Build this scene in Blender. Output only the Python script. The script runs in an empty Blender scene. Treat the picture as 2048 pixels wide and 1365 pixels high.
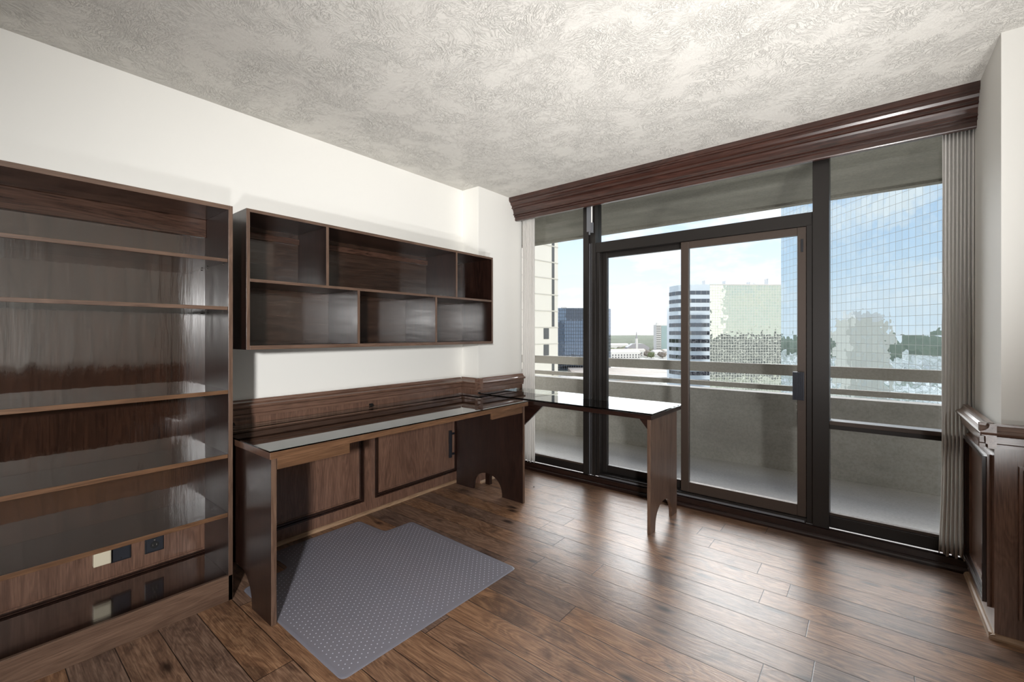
import bpy, bmesh, math, random
from mathutils import Vector, Matrix
random.seed(7)
C = bpy.context.scene.collection
SC = bpy.context.scene
PI = math.pi

# ------------------------------------------------------------------ camera
cam_d = bpy.data.cameras.new('camera')
cam = bpy.data.objects.new('camera', cam_d); C.objects.link(cam)
cam.location = (0, 0, 1.22)
YAW = math.radians(38.87)
cam.rotation_euler = (PI/2, 0, YAW)
cam_d.sensor_width = 36; cam_d.lens = 887.0/2048*36
cam_d.shift_y = -14.0/2048
cam_d.clip_start = 0.05; cam_d.clip_end = 20000
SC.camera = cam

# ------------------------------------------------------------------ world
W = bpy.data.worlds.new('sky'); SC.world = W; W.use_nodes = True
nt = W.node_tree; nt.nodes.clear()
def wn(t, **k):
    n = nt.nodes.new(t)
    for a, b in k.items(): setattr(n, a, b)
    return n
out = wn('ShaderNodeOutputWorld'); bg = wn('ShaderNodeBackground')
tc = wn('ShaderNodeTexCoord'); sep = wn('ShaderNodeSeparateXYZ')
nt.links.new(tc.outputs['Generated'], sep.inputs[0])
grad = wn('ShaderNodeValToRGB')
grad.color_ramp.elements[0].position = 0.0; grad.color_ramp.elements[0].color = (0.93, 0.97, 1.0, 1)
grad.color_ramp.elements[1].position = 0.7; grad.color_ramp.elements[1].color = (0.16, 0.36, 0.80, 1)
e = grad.color_ramp.elements.new(0.12); e.color = (0.78, 0.89, 1.0, 1)
e = grad.color_ramp.elements.new(0.35); e.color = (0.42, 0.63, 0.93, 1)
nt.links.new(sep.outputs['Z'], grad.inputs[0])
mp = wn('ShaderNodeMapping'); mp.inputs['Scale'].default_value = (1.6, 1.6, 4.5)
nt.links.new(tc.outputs['Generated'], mp.inputs[0])
ns = wn('ShaderNodeTexNoise'); ns.inputs['Scale'].default_value = 2.6; ns.inputs['Detail'].default_value = 8; ns.inputs['Roughness'].default_value = .6
nt.links.new(mp.outputs[0], ns.inputs['Vector'])
cr = wn('ShaderNodeValToRGB'); cr.color_ramp.elements[0].position = .44; cr.color_ramp.elements[1].position = .62
nt.links.new(ns.outputs[0], cr.inputs[0])
mx = wn('ShaderNodeMix', data_type='RGBA'); mx.inputs[7].default_value = (1.0, 0.99, 0.98, 1)
nt.links.new(cr.outputs[0], mx.inputs[0]); nt.links.new(grad.outputs[0], mx.inputs[6])
nt.links.new(mx.outputs[2], bg.inputs[0]); bg.inputs[1].default_value = 1.18
nt.links.new(bg.outputs[0], out.inputs[0])

# ------------------------------------------------------------------ daylight
def daylight_lamp(name, direction, energy, angle, col):
    d = bpy.data.lights.new(name, 'SUN'); d.energy = energy; d.angle = math.radians(angle); d.color = col
    o = bpy.data.objects.new(name, d); C.objects.link(o)
    o.rotation_euler = Vector(direction).to_track_quat('-Z', 'Y').to_euler()
    o.location = (0, 6, 8); return o
daylight_lamp('sun', (0.457, -0.703, -0.545), 3.3, 48, (1.0, 0.985, 0.97))  # added wide soft glow from the left, boosts the window daylight
daylight_lamp('sun', (0.06, -0.837, -0.545), 2.7, 48, (1.0, 0.985, 0.97))  # second added glow, almost straight in through the window
daylight_lamp('sun', (0.25, -1.0, -0.15), 4.0, 100, (1.0, 0.985, 0.975))      # added broad low glow, strengthening the light through the window wall
daylight_lamp('sun', (-0.70, 0.55, -0.45), 2.2, 2, (1.0, 0.95, 0.88))      # sunlight from behind the building, on the city only
P1, P2, P3, P4 = 700.0, 175.0, 260.0, 160.0      # powers of the added fill lamps

SC.view_settings.view_transform = 'Standard'; SC.view_settings.look = 'None'
SC.view_settings.gamma = 1; SC.view_settings.exposure = 0.12; SC.view_settings.use_curve_mapping = False
SC.cycles.max_bounces = 10; SC.cycles.diffuse_bounces = 5; SC.cycles.glossy_bounces = 5
SC.cycles.transparent_max_bounces = 16; SC.cycles.sample_clamp_indirect = 6
SC.cycles.caustics_reflective = False; SC.cycles.caustics_refractive = False

# ------------------------------------------------------------------ node helpers
class NM:
    def __init__(s, name):
        s.m = bpy.data.materials.new(name); s.m.use_nodes = True; s.t = s.m.node_tree; s.t.nodes.clear()
        s.out = s.t.nodes.new('ShaderNodeOutputMaterial'); s._tc = None
    def n(s, t, ins=None, **k):
        n = s.t.nodes.new(t)
        for a, b in k.items(): setattr(n, a, b)
        for a, b in (ins or {}).items(): s.set(n.inputs[a], b)
        return n
    def set(s, sock, v):
        if isinstance(v, bpy.types.NodeSocket): s.t.links.new(v, sock)
        elif isinstance(v, bpy.types.Node): s.t.links.new(v.outputs[0], sock)
        else: sock.default_value = v
    def co(s):
        if s._tc is None: s._tc = s.n('ShaderNodeTexCoord').outputs['Object']
        return s._tc
    def map(s, scale, loc=(0, 0, 0), vec=None):
        return s.n('ShaderNodeMapping', {'Vector': vec or s.co(), 'Scale': scale, 'Location': loc}).outputs[0]
    def noise(s, vec, scale, detail=4, rough=.5, dist=0):
        return s.n('ShaderNodeTexNoise', {'Vector': vec, 'Scale': scale, 'Detail': detail, 'Roughness': rough, 'Distortion': dist}).outputs[0]
    def math(s, op, a, b=0.0, c=0.0):
        n = s.n('ShaderNodeMath', operation=op); s.set(n.inputs[0], a); s.set(n.inputs[1], b); s.set(n.inputs[2], c); return n.outputs[0]
    def ramp(s, f, stops):
        n = s.n('ShaderNodeValToRGB', {0: f}); r = n.color_ramp
        while len(r.elements) < len(stops): r.elements.new(.5)
        for e, (p, c) in zip(r.elements, stops):
            e.position = p; e.color = (c, c, c, 1) if isinstance(c, (int, float)) else (*c, 1)
        return n.outputs[0]
    def mix(s, f, a, b, mode='MIX'):
        n = s.n('ShaderNodeMix', data_type='RGBA', blend_type=mode)
        s.set(n.inputs[0], f)
        for i, v in ((6, a), (7, b)):
            s.set(n.inputs[i], (*v, 1) if isinstance(v, tuple) and len(v) == 3 else v)
        return n.outputs[2]
    def sepx(s, v): return s.n('ShaderNodeSeparateXYZ', {0: v}).outputs
    def comb(s, x, y, z): return s.n('ShaderNodeCombineXYZ', {0: x, 1: y, 2: z}).outputs[0]
    def white(s, v):
        n = s.n('ShaderNodeTexWhiteNoise', {'Vector': v}, noise_dimensions='3D'); return n.outputs
    def bump(s, h, strength=.3, dist=.01, normal=None):
        i = {'Height': h, 'Strength': strength, 'Distance': dist}
        if normal is not None: i['Normal'] = normal
        return s.n('ShaderNodeBump', i).outputs[0]
    def pbr(s, color, rough=.5, spec=.5, metal=0, coat=0, coat_rough=.05, normal=None, **k):
        i = {'Base Color': (*color, 1) if isinstance(color, tuple) and len(color) == 3 else color, 'Roughness': rough,
             'Specular IOR Level': spec, 'Metallic': metal, 'Coat Weight': coat, 'Coat Roughness': coat_rough}
        if normal is not None: i['Normal'] = normal; i['Coat Normal'] = normal
        for a, b in k.items(): i[a] = b
        return s.n('ShaderNodeBsdfPrincipled', i).outputs[0]
    def done(s, sh): s.t.links.new(sh, s.out.inputs[0]); return s.m

def plain(name, col, rough=.5, spec=.5, metal=0, bump=None):
    m = NM(name); nrm = m.bump(m.noise(m.co(), bump[0], 4), bump[1], .003) if bump else None
    return m.done(m.pbr(col, rough, spec, metal, normal=nrm))

def wood(name, dark, mid, axis='z', rough=.18, coat=.6, coat_rough=.07, bump=.07, wavy=.02, figure=3.0, cior=1.5):
    m = NM(name)
    k = {'x': 0, 'y': 1, 'z': 2}[axis]
    def sc(a, b): v = [a, a, a]; v[k] = b; return tuple(v)
    big = m.noise(m.map(sc(9, 1.1)), figure*.4, 3, .5, 1.2)
    fine = m.noise(m.map(sc(70, 3)), 2.4, 5, .62, .3)
    pore = m.noise(m.map(sc(260, 7)), 1.4, 3, .6)
    rings = m.math('FRACT', m.math('MULTIPLY', big, 9.0))
    rings = m.math('PINGPONG', rings, .5)
    f = m.math('ADD', m.math('MULTIPLY', rings, .30), m.math('ADD', m.math('MULTIPLY', fine, .45), m.math('MULTIPLY', big, .35)))
    col = m.ramp(f, [(.30, dark), (.72, mid)])
    col = m.mix(m.ramp(pore, [(.34, .55), (.46, 0.0)]), col, tuple(c*.5 for c in dark))
    h = m.math('ADD', m.math('MULTIPLY', pore, .5), m.math('MULTIPLY', fine, .5))
    nrm = m.bump(h, bump, .002)
    if wavy: nrm = m.bump(m.noise(m.map(sc(11, 1.6)), 1.6, 3, .5), wavy, .02, nrm)
    return m.done(m.pbr(col, rough, .5, 0, coat, coat_rough, nrm, **{'Coat IOR': cior}))

M = {}
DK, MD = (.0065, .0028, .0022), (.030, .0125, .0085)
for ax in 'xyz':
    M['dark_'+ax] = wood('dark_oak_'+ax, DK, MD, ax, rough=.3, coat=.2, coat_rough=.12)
    M['top_'+ax] = wood('tabletop_oak_'+ax, (.045, .022, .015), (.13, .068, .043), ax, rough=.3, coat=0)
    M['panel_'+ax] = wood('wainscot_oak_'+ax, (.088, .046, .032), (.23, .128, .088), ax, rough=.3, coat=.6, coat_rough=.16)
    M['edge_'+ax] = wood('edge_oak_'+ax, (.065, .036, .024), (.17, .105, .072), ax, rough=.38, coat=.2, coat_rough=.25, wavy=0)  # front edges coloured paler to hold window glare
    M['warm_'+ax] = wood('desk_edge_oak_'+ax, (.070, .034, .017), (.185, .098, .052), ax, rough=.35, coat=.3, coat_rough=.2, wavy=0)
    M['red_'+ax] = wood('cornice_oak_'+ax, (.020, .008, .006), (.085, .034, .024), ax, rough=.3, coat=.4, coat_rough=.2)
M['back'] = wood('glossy_back_oak', (.010, .0045, .003), (.050, .022, .013), 'z', rough=.15, coat=1.0, coat_rough=.035, bump=.16, wavy=.09, cior=2.6)
M['cabback'] = wood('cabinet_back_oak', (.012, .006, .004), (.06, .033, .022), 'y', rough=.2, coat=.9, coat_rough=.09, bump=.07, wavy=.05, cior=1.6)
M['rail'] = wood('rail_oak', (.02, .008, .005), (.10, .052, .035), 'y', rough=.2, coat=.5, coat_rough=.12)
M['shelfwood'] = wood('shelf_oak', (.009, .004, .003), (.038, .018, .013), 'y', rough=.2, coat=1.0, coat_rough=.07, bump=.05, wavy=.03, cior=2.3)
M['quarter'] = wood('quarter_round_wood', (.22, .13, .075), (.48, .33, .21), 'y', rough=.45, coat=.1)
M['quarter_x'] = wood('quarter_round_wood_x', (.20, .11, .06), (.42, .27, .16), 'x', rough=.45, coat=.1)

def mat_paint(name, col):
    m = NM(name)
    c = m.mix(m.math('MULTIPLY', m.noise(m.co(), 1.3, 3), .12), col, tuple(x*.93 for x in col))
    return m.done(m.pbr(c, .62, .3, normal=m.bump(m.noise(m.co(), 180, 3), .06, .002)))
M['paint'] = mat_paint('wall_paint', (.83, .82, .78))

def mat_ceiling():
    m = NM('brushed_plaster_ceiling'); co = m.co()
    warp = m.n('ShaderNodeTexNoise', {'Vector': co, 'Scale': 2.2, 'Detail': 3}).outputs[1]
    wv = m.n('ShaderNodeVectorMath', {0: warp, 'Scale': .9}, operation='SCALE').outputs[0]
    v = m.n('ShaderNodeVectorMath', {0: co, 1: wv}, operation='ADD').outputs[0]
    a = m.noise(m.map((40, 14, 14), vec=v), 2.2, 6, .62, 1.4)
    b = m.noise(m.map((14, 46, 14), loc=(3, 1, 2), vec=v), 2.0, 6, .62, 1.4)
    sel = m.ramp(m.noise(co, 3.2, 2), [(.45, 0), (.55, 1)])
    h = m.mix(sel, a, b)
    ridg = m.ramp(h, [(.465, 0), (.50, 1), (.535, 0)])
    mask = m.ramp(m.noise(m.map((1, 1, 1), loc=(7, 3, 0)), 4.5, 5, .6), [(.40, .10), (.60, 1)])
    hh = m.math('MULTIPLY', ridg, mask)
    nrm = m.bump(hh, .7, .0034)
    nrm = m.bump(m.noise(co, 60, 4, .6), .12, .002, nrm)
    return m.done(m.pbr((.745, .725, .68), .8, .25, normal=nrm))
M['ceiling'] = mat_ceiling()

def mat_floor():
    m = NM('rustic_plank_floor'); s = m.sepx(m.co()); PW, PL = .1353, 1.22
    yy = m.math('ADD', s[1], 20*PW + .0)
    ry = m.math('DIVIDE', m.math('ADD', yy, .0337), PW)
    row = m.math('FLOOR', ry)
    off = m.white(m.comb(row, 3.0, 1.0))[0]
    rx = m.math('ADD', m.math('DIVIDE', s[0], PL), m.math('MULTIPLY', off, 7.3))
    colm = m.math('FLOOR', rx)
    idc = m.white(m.comb(row, colm, 5.0))
    fy, fx = m.math('FRACT', ry), m.math('FRACT', rx)
    ey = m.math('MULTIPLY', m.math('MINIMUM', fy, m.math('SUBTRACT', 1.0, fy)), PW)
    ex = m.math('MULTIPLY', m.math('MINIMUM', fx, m.math('SUBTRACT', 1.0, fx)), PL)
    e = m.math('MINIMUM', ey, ex)
    seam = m.ramp(m.math('MULTIPLY', e, 300.0), [(.25, 1), (.65, 0)])
    rnd = m.n('ShaderNodeVectorMath', {0: idc[1], 'Scale': 30.0}, operation='SCALE').outputs[0]
    p = m.n('ShaderNodeVectorMath', {0: m.co(), 1: rnd}, operation='ADD').outputs[0]
    big = m.noise(m.map((1.3, 7, 1), vec=p), 1.5, 3, .5, 1.0)
    rings = m.math('PINGPONG', m.math('FRACT', m.math('MULTIPLY', big, 9.0)), .5)
    fine = m.noise(m.map((5, 150, 1), vec=p), 1.6, 7, .7, .3)
    blotch = m.noise(m.map((2.2, 5, 1), vec=p), 1.8, 5, .65, .8)
    knot = m.n('ShaderNodeTexVoronoi', {'Vector': m.map((2.6, 6.5, 1), vec=p), 'Scale': 1.0}).outputs[0]
    f = m.math('ADD', m.math('MULTIPLY', rings, .34), m.math('MULTIPLY', fine, .95))
    c1 = m.ramp(f, [(.30, (.085, .040, .022)), (.55, (.215, .110, .058)), (.80, (.40, .23, .125))])
    c2 = m.ramp(f, [(.30, (.068, .042, .031)), (.55, (.145, .090, .066)), (.80, (.26, .175, .13))])
    col = m.mix(m.ramp(idc[0], [(.1, 0), (.9, 1)]), c1, c2)
    col = m.mix(m.ramp(blotch, [(.50, 0), (.68, .6)]), col, (.022, .012, .010))
    col = m.mix(m.ramp(knot, [(.06, .9), (.16, 0)]), col, (.015, .008, .006))
    col = m.mix(seam, col, (.008, .005, .004))
    h = m.math('SUBTRACT', m.math('ADD', m.math('MULTIPLY', fine, .7), m.math('MULTIPLY', rings, .5)), seam)
    nrm = m.bump(h, .32, .0018)
    return m.done(m.pbr(col, m.ramp(fine, [(.3, .36), (.7, .28)]), .38, 0, .0, .2, nrm))
M['floor'] = mat_floor()

def mat_concrete(name, c1, c2, rough=.8):
    m = NM(name); co = m.co()
    a = m.noise(m.map((1, 1, 1.6)), .9, 6, .6, .6); b = m.noise(co, 55, 4, .6); d = m.noise(m.map((.35, 2.5, 2.5)), 1.2, 5, .6)
    c = m.mix(m.ramp(m.math('ADD', m.math('MULTIPLY', a, .6), m.math('MULTIPLY', d, .4)), [(.36, 0), (.66, 1)]), c1, c2)
    c = m.mix(m.ramp(b, [(.35, .25), (.6, 0)]), c, tuple(x*.5 for x in c1))
    return m.done(m.pbr(c, rough, .3, normal=m.bump(b, .25, .004)))
M['soffit'] = mat_concrete('stained_soffit_concrete', (.17, .158, .13), (.34, .32, .27))
M['parapet'] = mat_concrete('parapet_concrete', (.23, .215, .195), (.37, .35, .32))
M['railc'] = mat_concrete('rail_paint', (.30, .28, .25), (.36, .335, .30))
M['balfloor'] = mat_concrete('balcony_floor_coating', (.42, .40, .38), (.58, .56, .54), .45)
M['bronze'] = plain('dark_bronze_aluminium', (.020, .017, .0155), .38, .5, .35, (300, .05))
M['bronze_l'] = plain('worn_bronze_aluminium', (.060, .043, .034), .42, .5, .3, (120, .12))
M['black'] = plain('black_plastic', (.012, .013, .017), .35)
M['slate'] = plain('plate_metal', (.035, .038, .048), .35, .5, .4)
M['grey'] = plain('grey_painted_metal', (.16, .165, .18), .45, .5, .3)
M['white_p'] = plain('white_plastic', (.8, .8, .78), .4)
M['ivory'] = plain('ivory_plastic', (.66, .60, .46), .45)
M['steel'] = plain('steel', (.5, .48, .45), .3, .5, 1)
M['rubber'] = plain('black_rubber', (.006, .006, .006), .6)

def mat_curtain():
    m = NM('woven_curtain'); w = m.noise(m.map((400, 400, 60)), 2, 2)
    c = m.mix(w, (.76, .74, .71), (.84, .82, .79))
    a = m.pbr(c, .8, .2, normal=m.bump(w, .15, .002))
    tr = m.n('ShaderNodeBsdfTranslucent', {0: (.8, .78, .75, 1)}).outputs[0]
    return m.done(m.n('ShaderNodeMixShader', {0: .35, 1: a, 2: tr}).outputs[0])
M['curtain'] = mat_curtain()

def mat_glass(name, ior, tint, edge=None):
    m = NM(name)
    fr = m.n('ShaderNodeFresnel', {'IOR': ior}).outputs[0]
    tr = m.n('ShaderNodeBsdfTransparent', {0: (*tint, 1)}).outputs[0]
    gl = m.n('ShaderNodeBsdfGlossy', {'Roughness': .003, 'Color': (1, 1, 1, 1)}).outputs[0]
    return m.done(m.n('ShaderNodeMixShader', {0: fr, 1: tr, 2: gl}).outputs[0])
M['pane'] = mat_glass('window_glass', 1.28, (.97, .985, .985))
M['deskglass'] = mat_glass('desk_glass', 1.5, (.93, .97, .96))
M['glassedge'] = plain('glass_edge', (.05, .10, .09), .15)

def mat_mat():
    m = NM('frosted_vinyl')
    tr = m.n('ShaderNodeBsdfTransparent', {0: (.90, .90, .93, 1)}).outputs[0]
    b = m.bump(m.noise(m.co(), 260, 3), .3, .002)
    p = m.pbr((.34, .335, .385), .32, .6, 0, .3, .25, b)
    return m.done(m.n('ShaderNodeMixShader', {0: .46, 1: tr, 2: p}).outputs[0])
M['mat'] = mat_mat()
M['stud'] = plain('vinyl_stud', (.42, .43, .50), .3)

def mat_emit(name, col, s):
    m = NM(name); return m.done(m.n('ShaderNodeEmission', {0: (*col, 1), 1: s}).outputs[0])

# mirror-glass curtain wall: one pane per tile, each pane tilted a hair
def mat_mirror(name, tw, th, tint, line, lw=.06, tilt=.02, ripple=.02, base=.05):
    m = NM(name); s = m.sepx(m.co())
    u = m.math('DIVIDE', m.math('ADD', m.math('ADD', s[0], s[1]), 400.0), tw)
    v = m.math('DIVIDE', m.math('ADD', s[2], 400.0), th)
    iu, iv = m.math('FLOOR', u), m.math('FLOOR', v)
    w = m.white(m.comb(iu, iv, 2.0))
    fu, fv = m.math('FRACT', u), m.math('FRACT', v)
    eu = m.math('MULTIPLY', m.math('MINIMUM', fu, m.math('SUBTRACT', 1.0, fu)), tw)
    ev = m.math('MULTIPLY', m.math('MINIMUM', fv, m.math('SUBTRACT', 1.0, fv)), th)
    ln = m.math('LESS_THAN', m.math('MINIMUM', eu, ev), lw)
    geo = m.n('ShaderNodeNewGeometry').outputs['Normal']
    d = m.n('ShaderNodeVectorMath', {0: w[1], 1: (.5, .5, .5)}, operation='SUBTRACT').outputs[0]
    d = m.n('ShaderNodeVectorMath', {0: d, 'Scale': tilt}, operation='SCALE').outputs[0]
    nz = m.n('ShaderNodeTexNoise', {'Vector': m.co(), 'Scale': .55, 'Detail': 2}).outputs[1]
    d2 = m.n('ShaderNodeVectorMath', {0: nz, 1: (.5, .5, .5)}, operation='SUBTRACT').outputs[0]
    d2 = m.n('ShaderNodeVectorMath', {0: d2, 'Scale': ripple}, operation='SCALE').outputs[0]
    n = m.n('ShaderNodeVectorMath', {0: geo, 1: d}, operation='ADD').outputs[0]
    n = m.n('ShaderNodeVectorMath', {0: n, 1: d2}, operation='ADD').outputs[0]
    n = m.n('ShaderNodeVectorMath', {0: n}, operation='NORMALIZE').outputs[0]
    tcol = m.mix(m.math('MULTIPLY', w[0], .22), tint, tuple(x*.72 for x in tint))
    g = m.n('ShaderNodeBsdfGlossy', {'Color': tcol, 'Roughness': .01, 'Normal': n}).outputs[0]
    k = m.pbr((base, base*1.1, base*1.15), .3, .5)
    g = m.n('ShaderNodeMixShader', {0: .9, 1: k, 2: g}).outputs[0]
    l = m.pbr(line, .5, .3)
    return m.done(m.n('ShaderNodeMixShader', {0: ln, 1: g, 2: l}).outputs[0])
M['mirror_blue'] = mat_mirror('blue_mirror_glass', 1.38, 1.8, (.66, .76, .83), (.33, .33, .30), .035, .010, .030)
M['mirror_green'] = mat_mirror('green_mirror_glass', 1.25, 1.25, (.66, .72, .62), (.62, .62, .55), .08, .012, .05)
M['mirror_dark'] = mat_mirror('smoked_mirror_glass', 2.6, 3.9, (.12, .14, .18), (.05, .06, .075), .25, .006, .012, .02)
M['band_glass'] = mat_mirror('strip_window_glass', 2.4, 3.72, (.16, .17, .19), (.25, .25, .25), .08, .03, .04, .02)
M['cream'] = plain('cream_precast', (.80, .76, .67), .7)
M['tan_precast'] = plain('tan_precast', (.62, .57, .48), .7)
M['groove'] = plain('cream_groove', (.62, .59, .52), .8)
M['spandrel'] = plain('pale_spandrel', (.58, .64, .68), .3, .6)
M['tower_win'] = plain('tower_window', (.10, .10, .10), .25)
M['white_b'] = plain('white_stucco', (.66, .63, .59), .7)
M['roof_g'] = plain('grey_roof', (.36, .34, .34), .8)
M['roof_t'] = plain('tan_roof', (.55, .48, .40), .8)
M['hi_glass'] = plain('teal_balcony_glass', (.30, .38, .37), .2)
M['trunk'] = plain('bark', (.10, .07, .05), .9)
def mat_leaf(name, a, b):
    m = NM(name); return m.done(m.pbr(m.mix(m.ramp(m.noise(m.co(), .5, 6, .7), [(.35, 0), (.65, 1)]), a, b), .9, .1, normal=m.bump(m.noise(m.co(), .9, 5, .7), 1, 1.5)))
M['leaf'] = mat_leaf('dull_green_foliage', (.13, .15, .085), (.30, .33, .19))
M['leaf2'] = mat_leaf('bare_winter_branches', (.22, .18, .15), (.42, .37, .31))
M['leaf3'] = mat_leaf('yellow_green_foliage', (.22, .26, .08), (.45, .48, .20))
M['wood_far'] = mat_leaf('distant_tree_canopy', (.07, .085, .05), (.17, .18, .13))
def mat_ground():
    m = NM('city_ground'); co = m.co()
    vo = m.n('ShaderNodeTexVoronoi', {'Vector': co, 'Scale': .021}, distance='CHEBYCHEV')
    c = m.ramp(m.sepx(vo.outputs[1])[0], [(0, (.60, .56, .50)), (.35, (.38, .36, .33)), (.55, (.24, .25, .19)), (.8, (.70, .66, .60)), (1, (.32, .31, .29))])
    c = m.mix(m.ramp(m.noise(co, .12, 6, .75), [(.45, 0), (.6, .8)]), c, (.12, .13, .09))
    c = m.mix(m.ramp(m.noise(co, .35, 4, .75), [(.56, 0), (.66, .8)]), c, (.75, .72, .68))
    return m.done(m.pbr(c, .9, .1))
M['ground'] = mat_ground()
M['road'] = plain('pale_concrete_road', (.50, .47, .43), .85, .2)
M['deck'] = plain('tan_parking_deck', (.36, .295, .24), .85, .2)
M['asphalt'] = plain('asphalt', (.10, .10, .11), .85, .2)

# ------------------------------------------------------------------ mesh helpers
class MB:
    def __init__(s): s.v = []; s.f = []; s.mi = []; s.cur = 0
    def add(s, vs, fs):
        k = len(s.v); s.v += [tuple(v) for v in vs]
        for f in fs: s.f.append([i+k for i in f]); s.mi.append(s.cur)
        return s
    def box(s, x0, x1, y0, y1, z0, z1):
        x0, x1 = sorted((x0, x1)); y0, y1 = sorted((y0, y1)); z0, z1 = sorted((z0, z1))
        vs = [(x0,y0,z0),(x1,y0,z0),(x1,y1,z0),(x0,y1,z0),(x0,y0,z1),(x1,y0,z1),(x1,y1,z1),(x0,y1,z1)]
        return s.add(vs, [(0,3,2,1),(4,5,6,7),(0,1,5,4),(1,2,6,5),(2,3,7,6),(3,0,4,7)])
    def prism(s, pts, a, b, axis):      # pts: 2D outline, extruded a..b along axis
        def P(p, t):
            return {'x': (t, p[0], p[1]), 'y': (p[0], t, p[1]), 'z': (p[0], p[1], t)}[axis]
        n = len(pts); vs = [P(p, a) for p in pts] + [P(p, b) for p in pts]
        fs = [tuple(range(n))[::-1], tuple(range(n, 2*n))] + [(i, (i+1) % n, n+(i+1) % n, n+i) for i in range(n)]
        return s.add(vs, fs)
    def cyl(s, c, r, h, axis='z', n=20, r2=None):
        r2 = r if r2 is None else r2; vs = []
        for t, rr in ((0, r), (h, r2)):
            for i in range(n):
                a = 2*PI*i/n; p, q = rr*math.cos(a), rr*math.sin(a)
                vs.append({'z': (c[0]+p, c[1]+q, c[2]+t), 'x': (c[0]+t, c[1]+p, c[2]+q), 'y': (c[0]+p, c[1]+t, c[2]+q)}[axis])
        fs = [tuple(range(n))[::-1], tuple(range(n, 2*n))] + [(i, (i+1) % n, n+(i+1) % n, n+i) for i in range(n)]
        return s.add(vs, fs)
    def build(s, name, mat, parent=None, bevel=0, smooth=False):
        org = Vector(parent['_o']) if parent is not None else Vector((0, 0, 0))
        me = bpy.data.meshes.new(name)
        me.from_pydata([tuple(Vector(v)-org) for v in s.v], [], s.f)
        mats = mat if isinstance(mat, (list, tuple)) else [mat]
        for mm in mats: me.materials.append(M[mm] if isinstance(mm, str) else mm)
        for p, i in zip(me.polygons, s.mi): p.material_index = i; p.use_smooth = smooth
        bm = bmesh.new(); bm.from_mesh(me); bmesh.ops.recalc_face_normals(bm, faces=bm.faces); bm.to_mesh(me); bm.free()
        o = bpy.data.objects.new(name, me); C.objects.link(o)
        if parent is not None: o.parent = parent; o['_o'] = tuple(org)
        else: o['_o'] = (0, 0, 0)
        if bevel:
            b = o.modifiers.new('bevel', 'BEVEL'); b.width = bevel; b.segments = 2; b.limit_method = 'ANGLE'; b.angle_limit = math.radians(40)
        return o
def B(*a): return MB().box(*a)
def thing(name, label, cat, loc, group=None, rotz=0):
    o = bpy.data.objects.new(name, None); C.objects.link(o); o.location = loc; o['_o'] = tuple(loc)
    o.rotation_euler.z = rotz; o.empty_display_size = .1
    o['label'] = label; o['category'] = cat
    if group: o['group'] = group
    return o
def tag(o, label, cat, group=None, kind=None):
    o['label'] = label; o['category'] = cat
    if group: o['group'] = group
    if kind: o['kind'] = kind
    return o
def struct(name, mb, mat, bevel=0, parent=None, label=None):
    o = mb.build(name, mat, parent, bevel)
    if parent is None: o['kind'] = 'structure'
    if label: o['label'] = label
    return o

# ================================================================== ROOM SHELL
XW, H, G0 = -2.695, 2.44, -40.0
struct('floor', B(-2.80, 3.0, -2.2, 3.36, -.10, 0), 'floor')
struct('ceiling', B(-2.80, 3.0, -2.2, 3.36, H, H+.12), 'ceiling')
struct('wall_left', B(XW-.1, XW, -2.2, 3.36, 0, H), 'paint')
struct('wall_back', B(XW, 3.0, -2.2, -2.1, 0, H), 'paint')
wr = MB(); wr.box(1.34, 1.44, -2.1, 1.75, 0, H); wr.box(1.34, 1.44, 2.5, 2.64, 0, H); wr.box(1.34, 1.44, 1.75, 2.5, 2.05, H)
struct('wall_right', wr, 'paint')
hl = MB(); hl.box(2.9, 3.0, -2.1, 2.64, 0, H); struct('wall_hall', hl, 'paint')
struct('wall_front_left', B(XW, -2.51, 2.675, 3.26, 0, H), 'paint')
struct('wall_front_right', B(.415, 3.0, 2.64, 3.36, 0, H), 'paint')
struct('wall_front', B(XW, .415, 3.26, 3.36, 2.33, H), 'paint')

# ------------------------------------------------ chair rail profile helper
RP = [(0, .862), (.020, .862), (.020, .854), (.023, .846), (.031, .838), (.043, .832), (.047, .826), (.045, .819), (.034, .815), (.030, .812), (.030, .786), (.024, .781), (.024, .766), (0, .766)]
def rail_x(mb, xf, y0, y1, sgn=1):      # runs along y on a face x = xf, sticking out towards sgn*x
    return mb.prism([(xf+sgn*d, z) for d, z in RP], y0, y1, 'y')
def rail_y(mb, yf, x0, x1):             # runs along x on a face y = yf, sticking out towards -y
    return mb.prism([(yf-d, z) for d, z in RP], x0, x1, 'x')
def frame_x(mb, xf, y0, y1, z0, z1, sgn=1):
    for o, w, h in ((0, .011, .014), (.011, .011, .026), (.022, .004, .012), (.026, .008, .020), (.034, .008, .008)):
        a, b, c, d = y0+o, y1-o, z0+o, z1-o
        x1 = xf+sgn*h; mb.cur = 1 if o in (.011, .026) else 0  # dark-stained rings also paint in the shade of the grooves
        mb.box(xf, x1, a, b, c, c+w); mb.box(xf, x1, a, b, d-w, d); mb.box(xf, x1, a, a+w, c+w, d-w); mb.box(xf, x1, b-w, b, c+w, d-w)
def frame_y(mb, yf, x0, x1, z0, z1):
    for o, w, h in ((0, .011, .014), (.011, .011, .026), (.022, .004, .012), (.026, .008, .020), (.034, .008, .008)):
        a, b, c, d = x0+o, x1-o, z0+o, z1-o; mb.cur = 1 if o in (.011, .026) else 0  # two rings coloured dark, part stain and part painted groove shade
        mb.box(a, b, yf-h, yf, c, c+w); mb.box(a, b, yf-h, yf, d-w, d); mb.box(a, a+w, yf-h, yf, c+w, d-w); mb.box(b-w, b, yf-h, yf, c+w, d-w)

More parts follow.
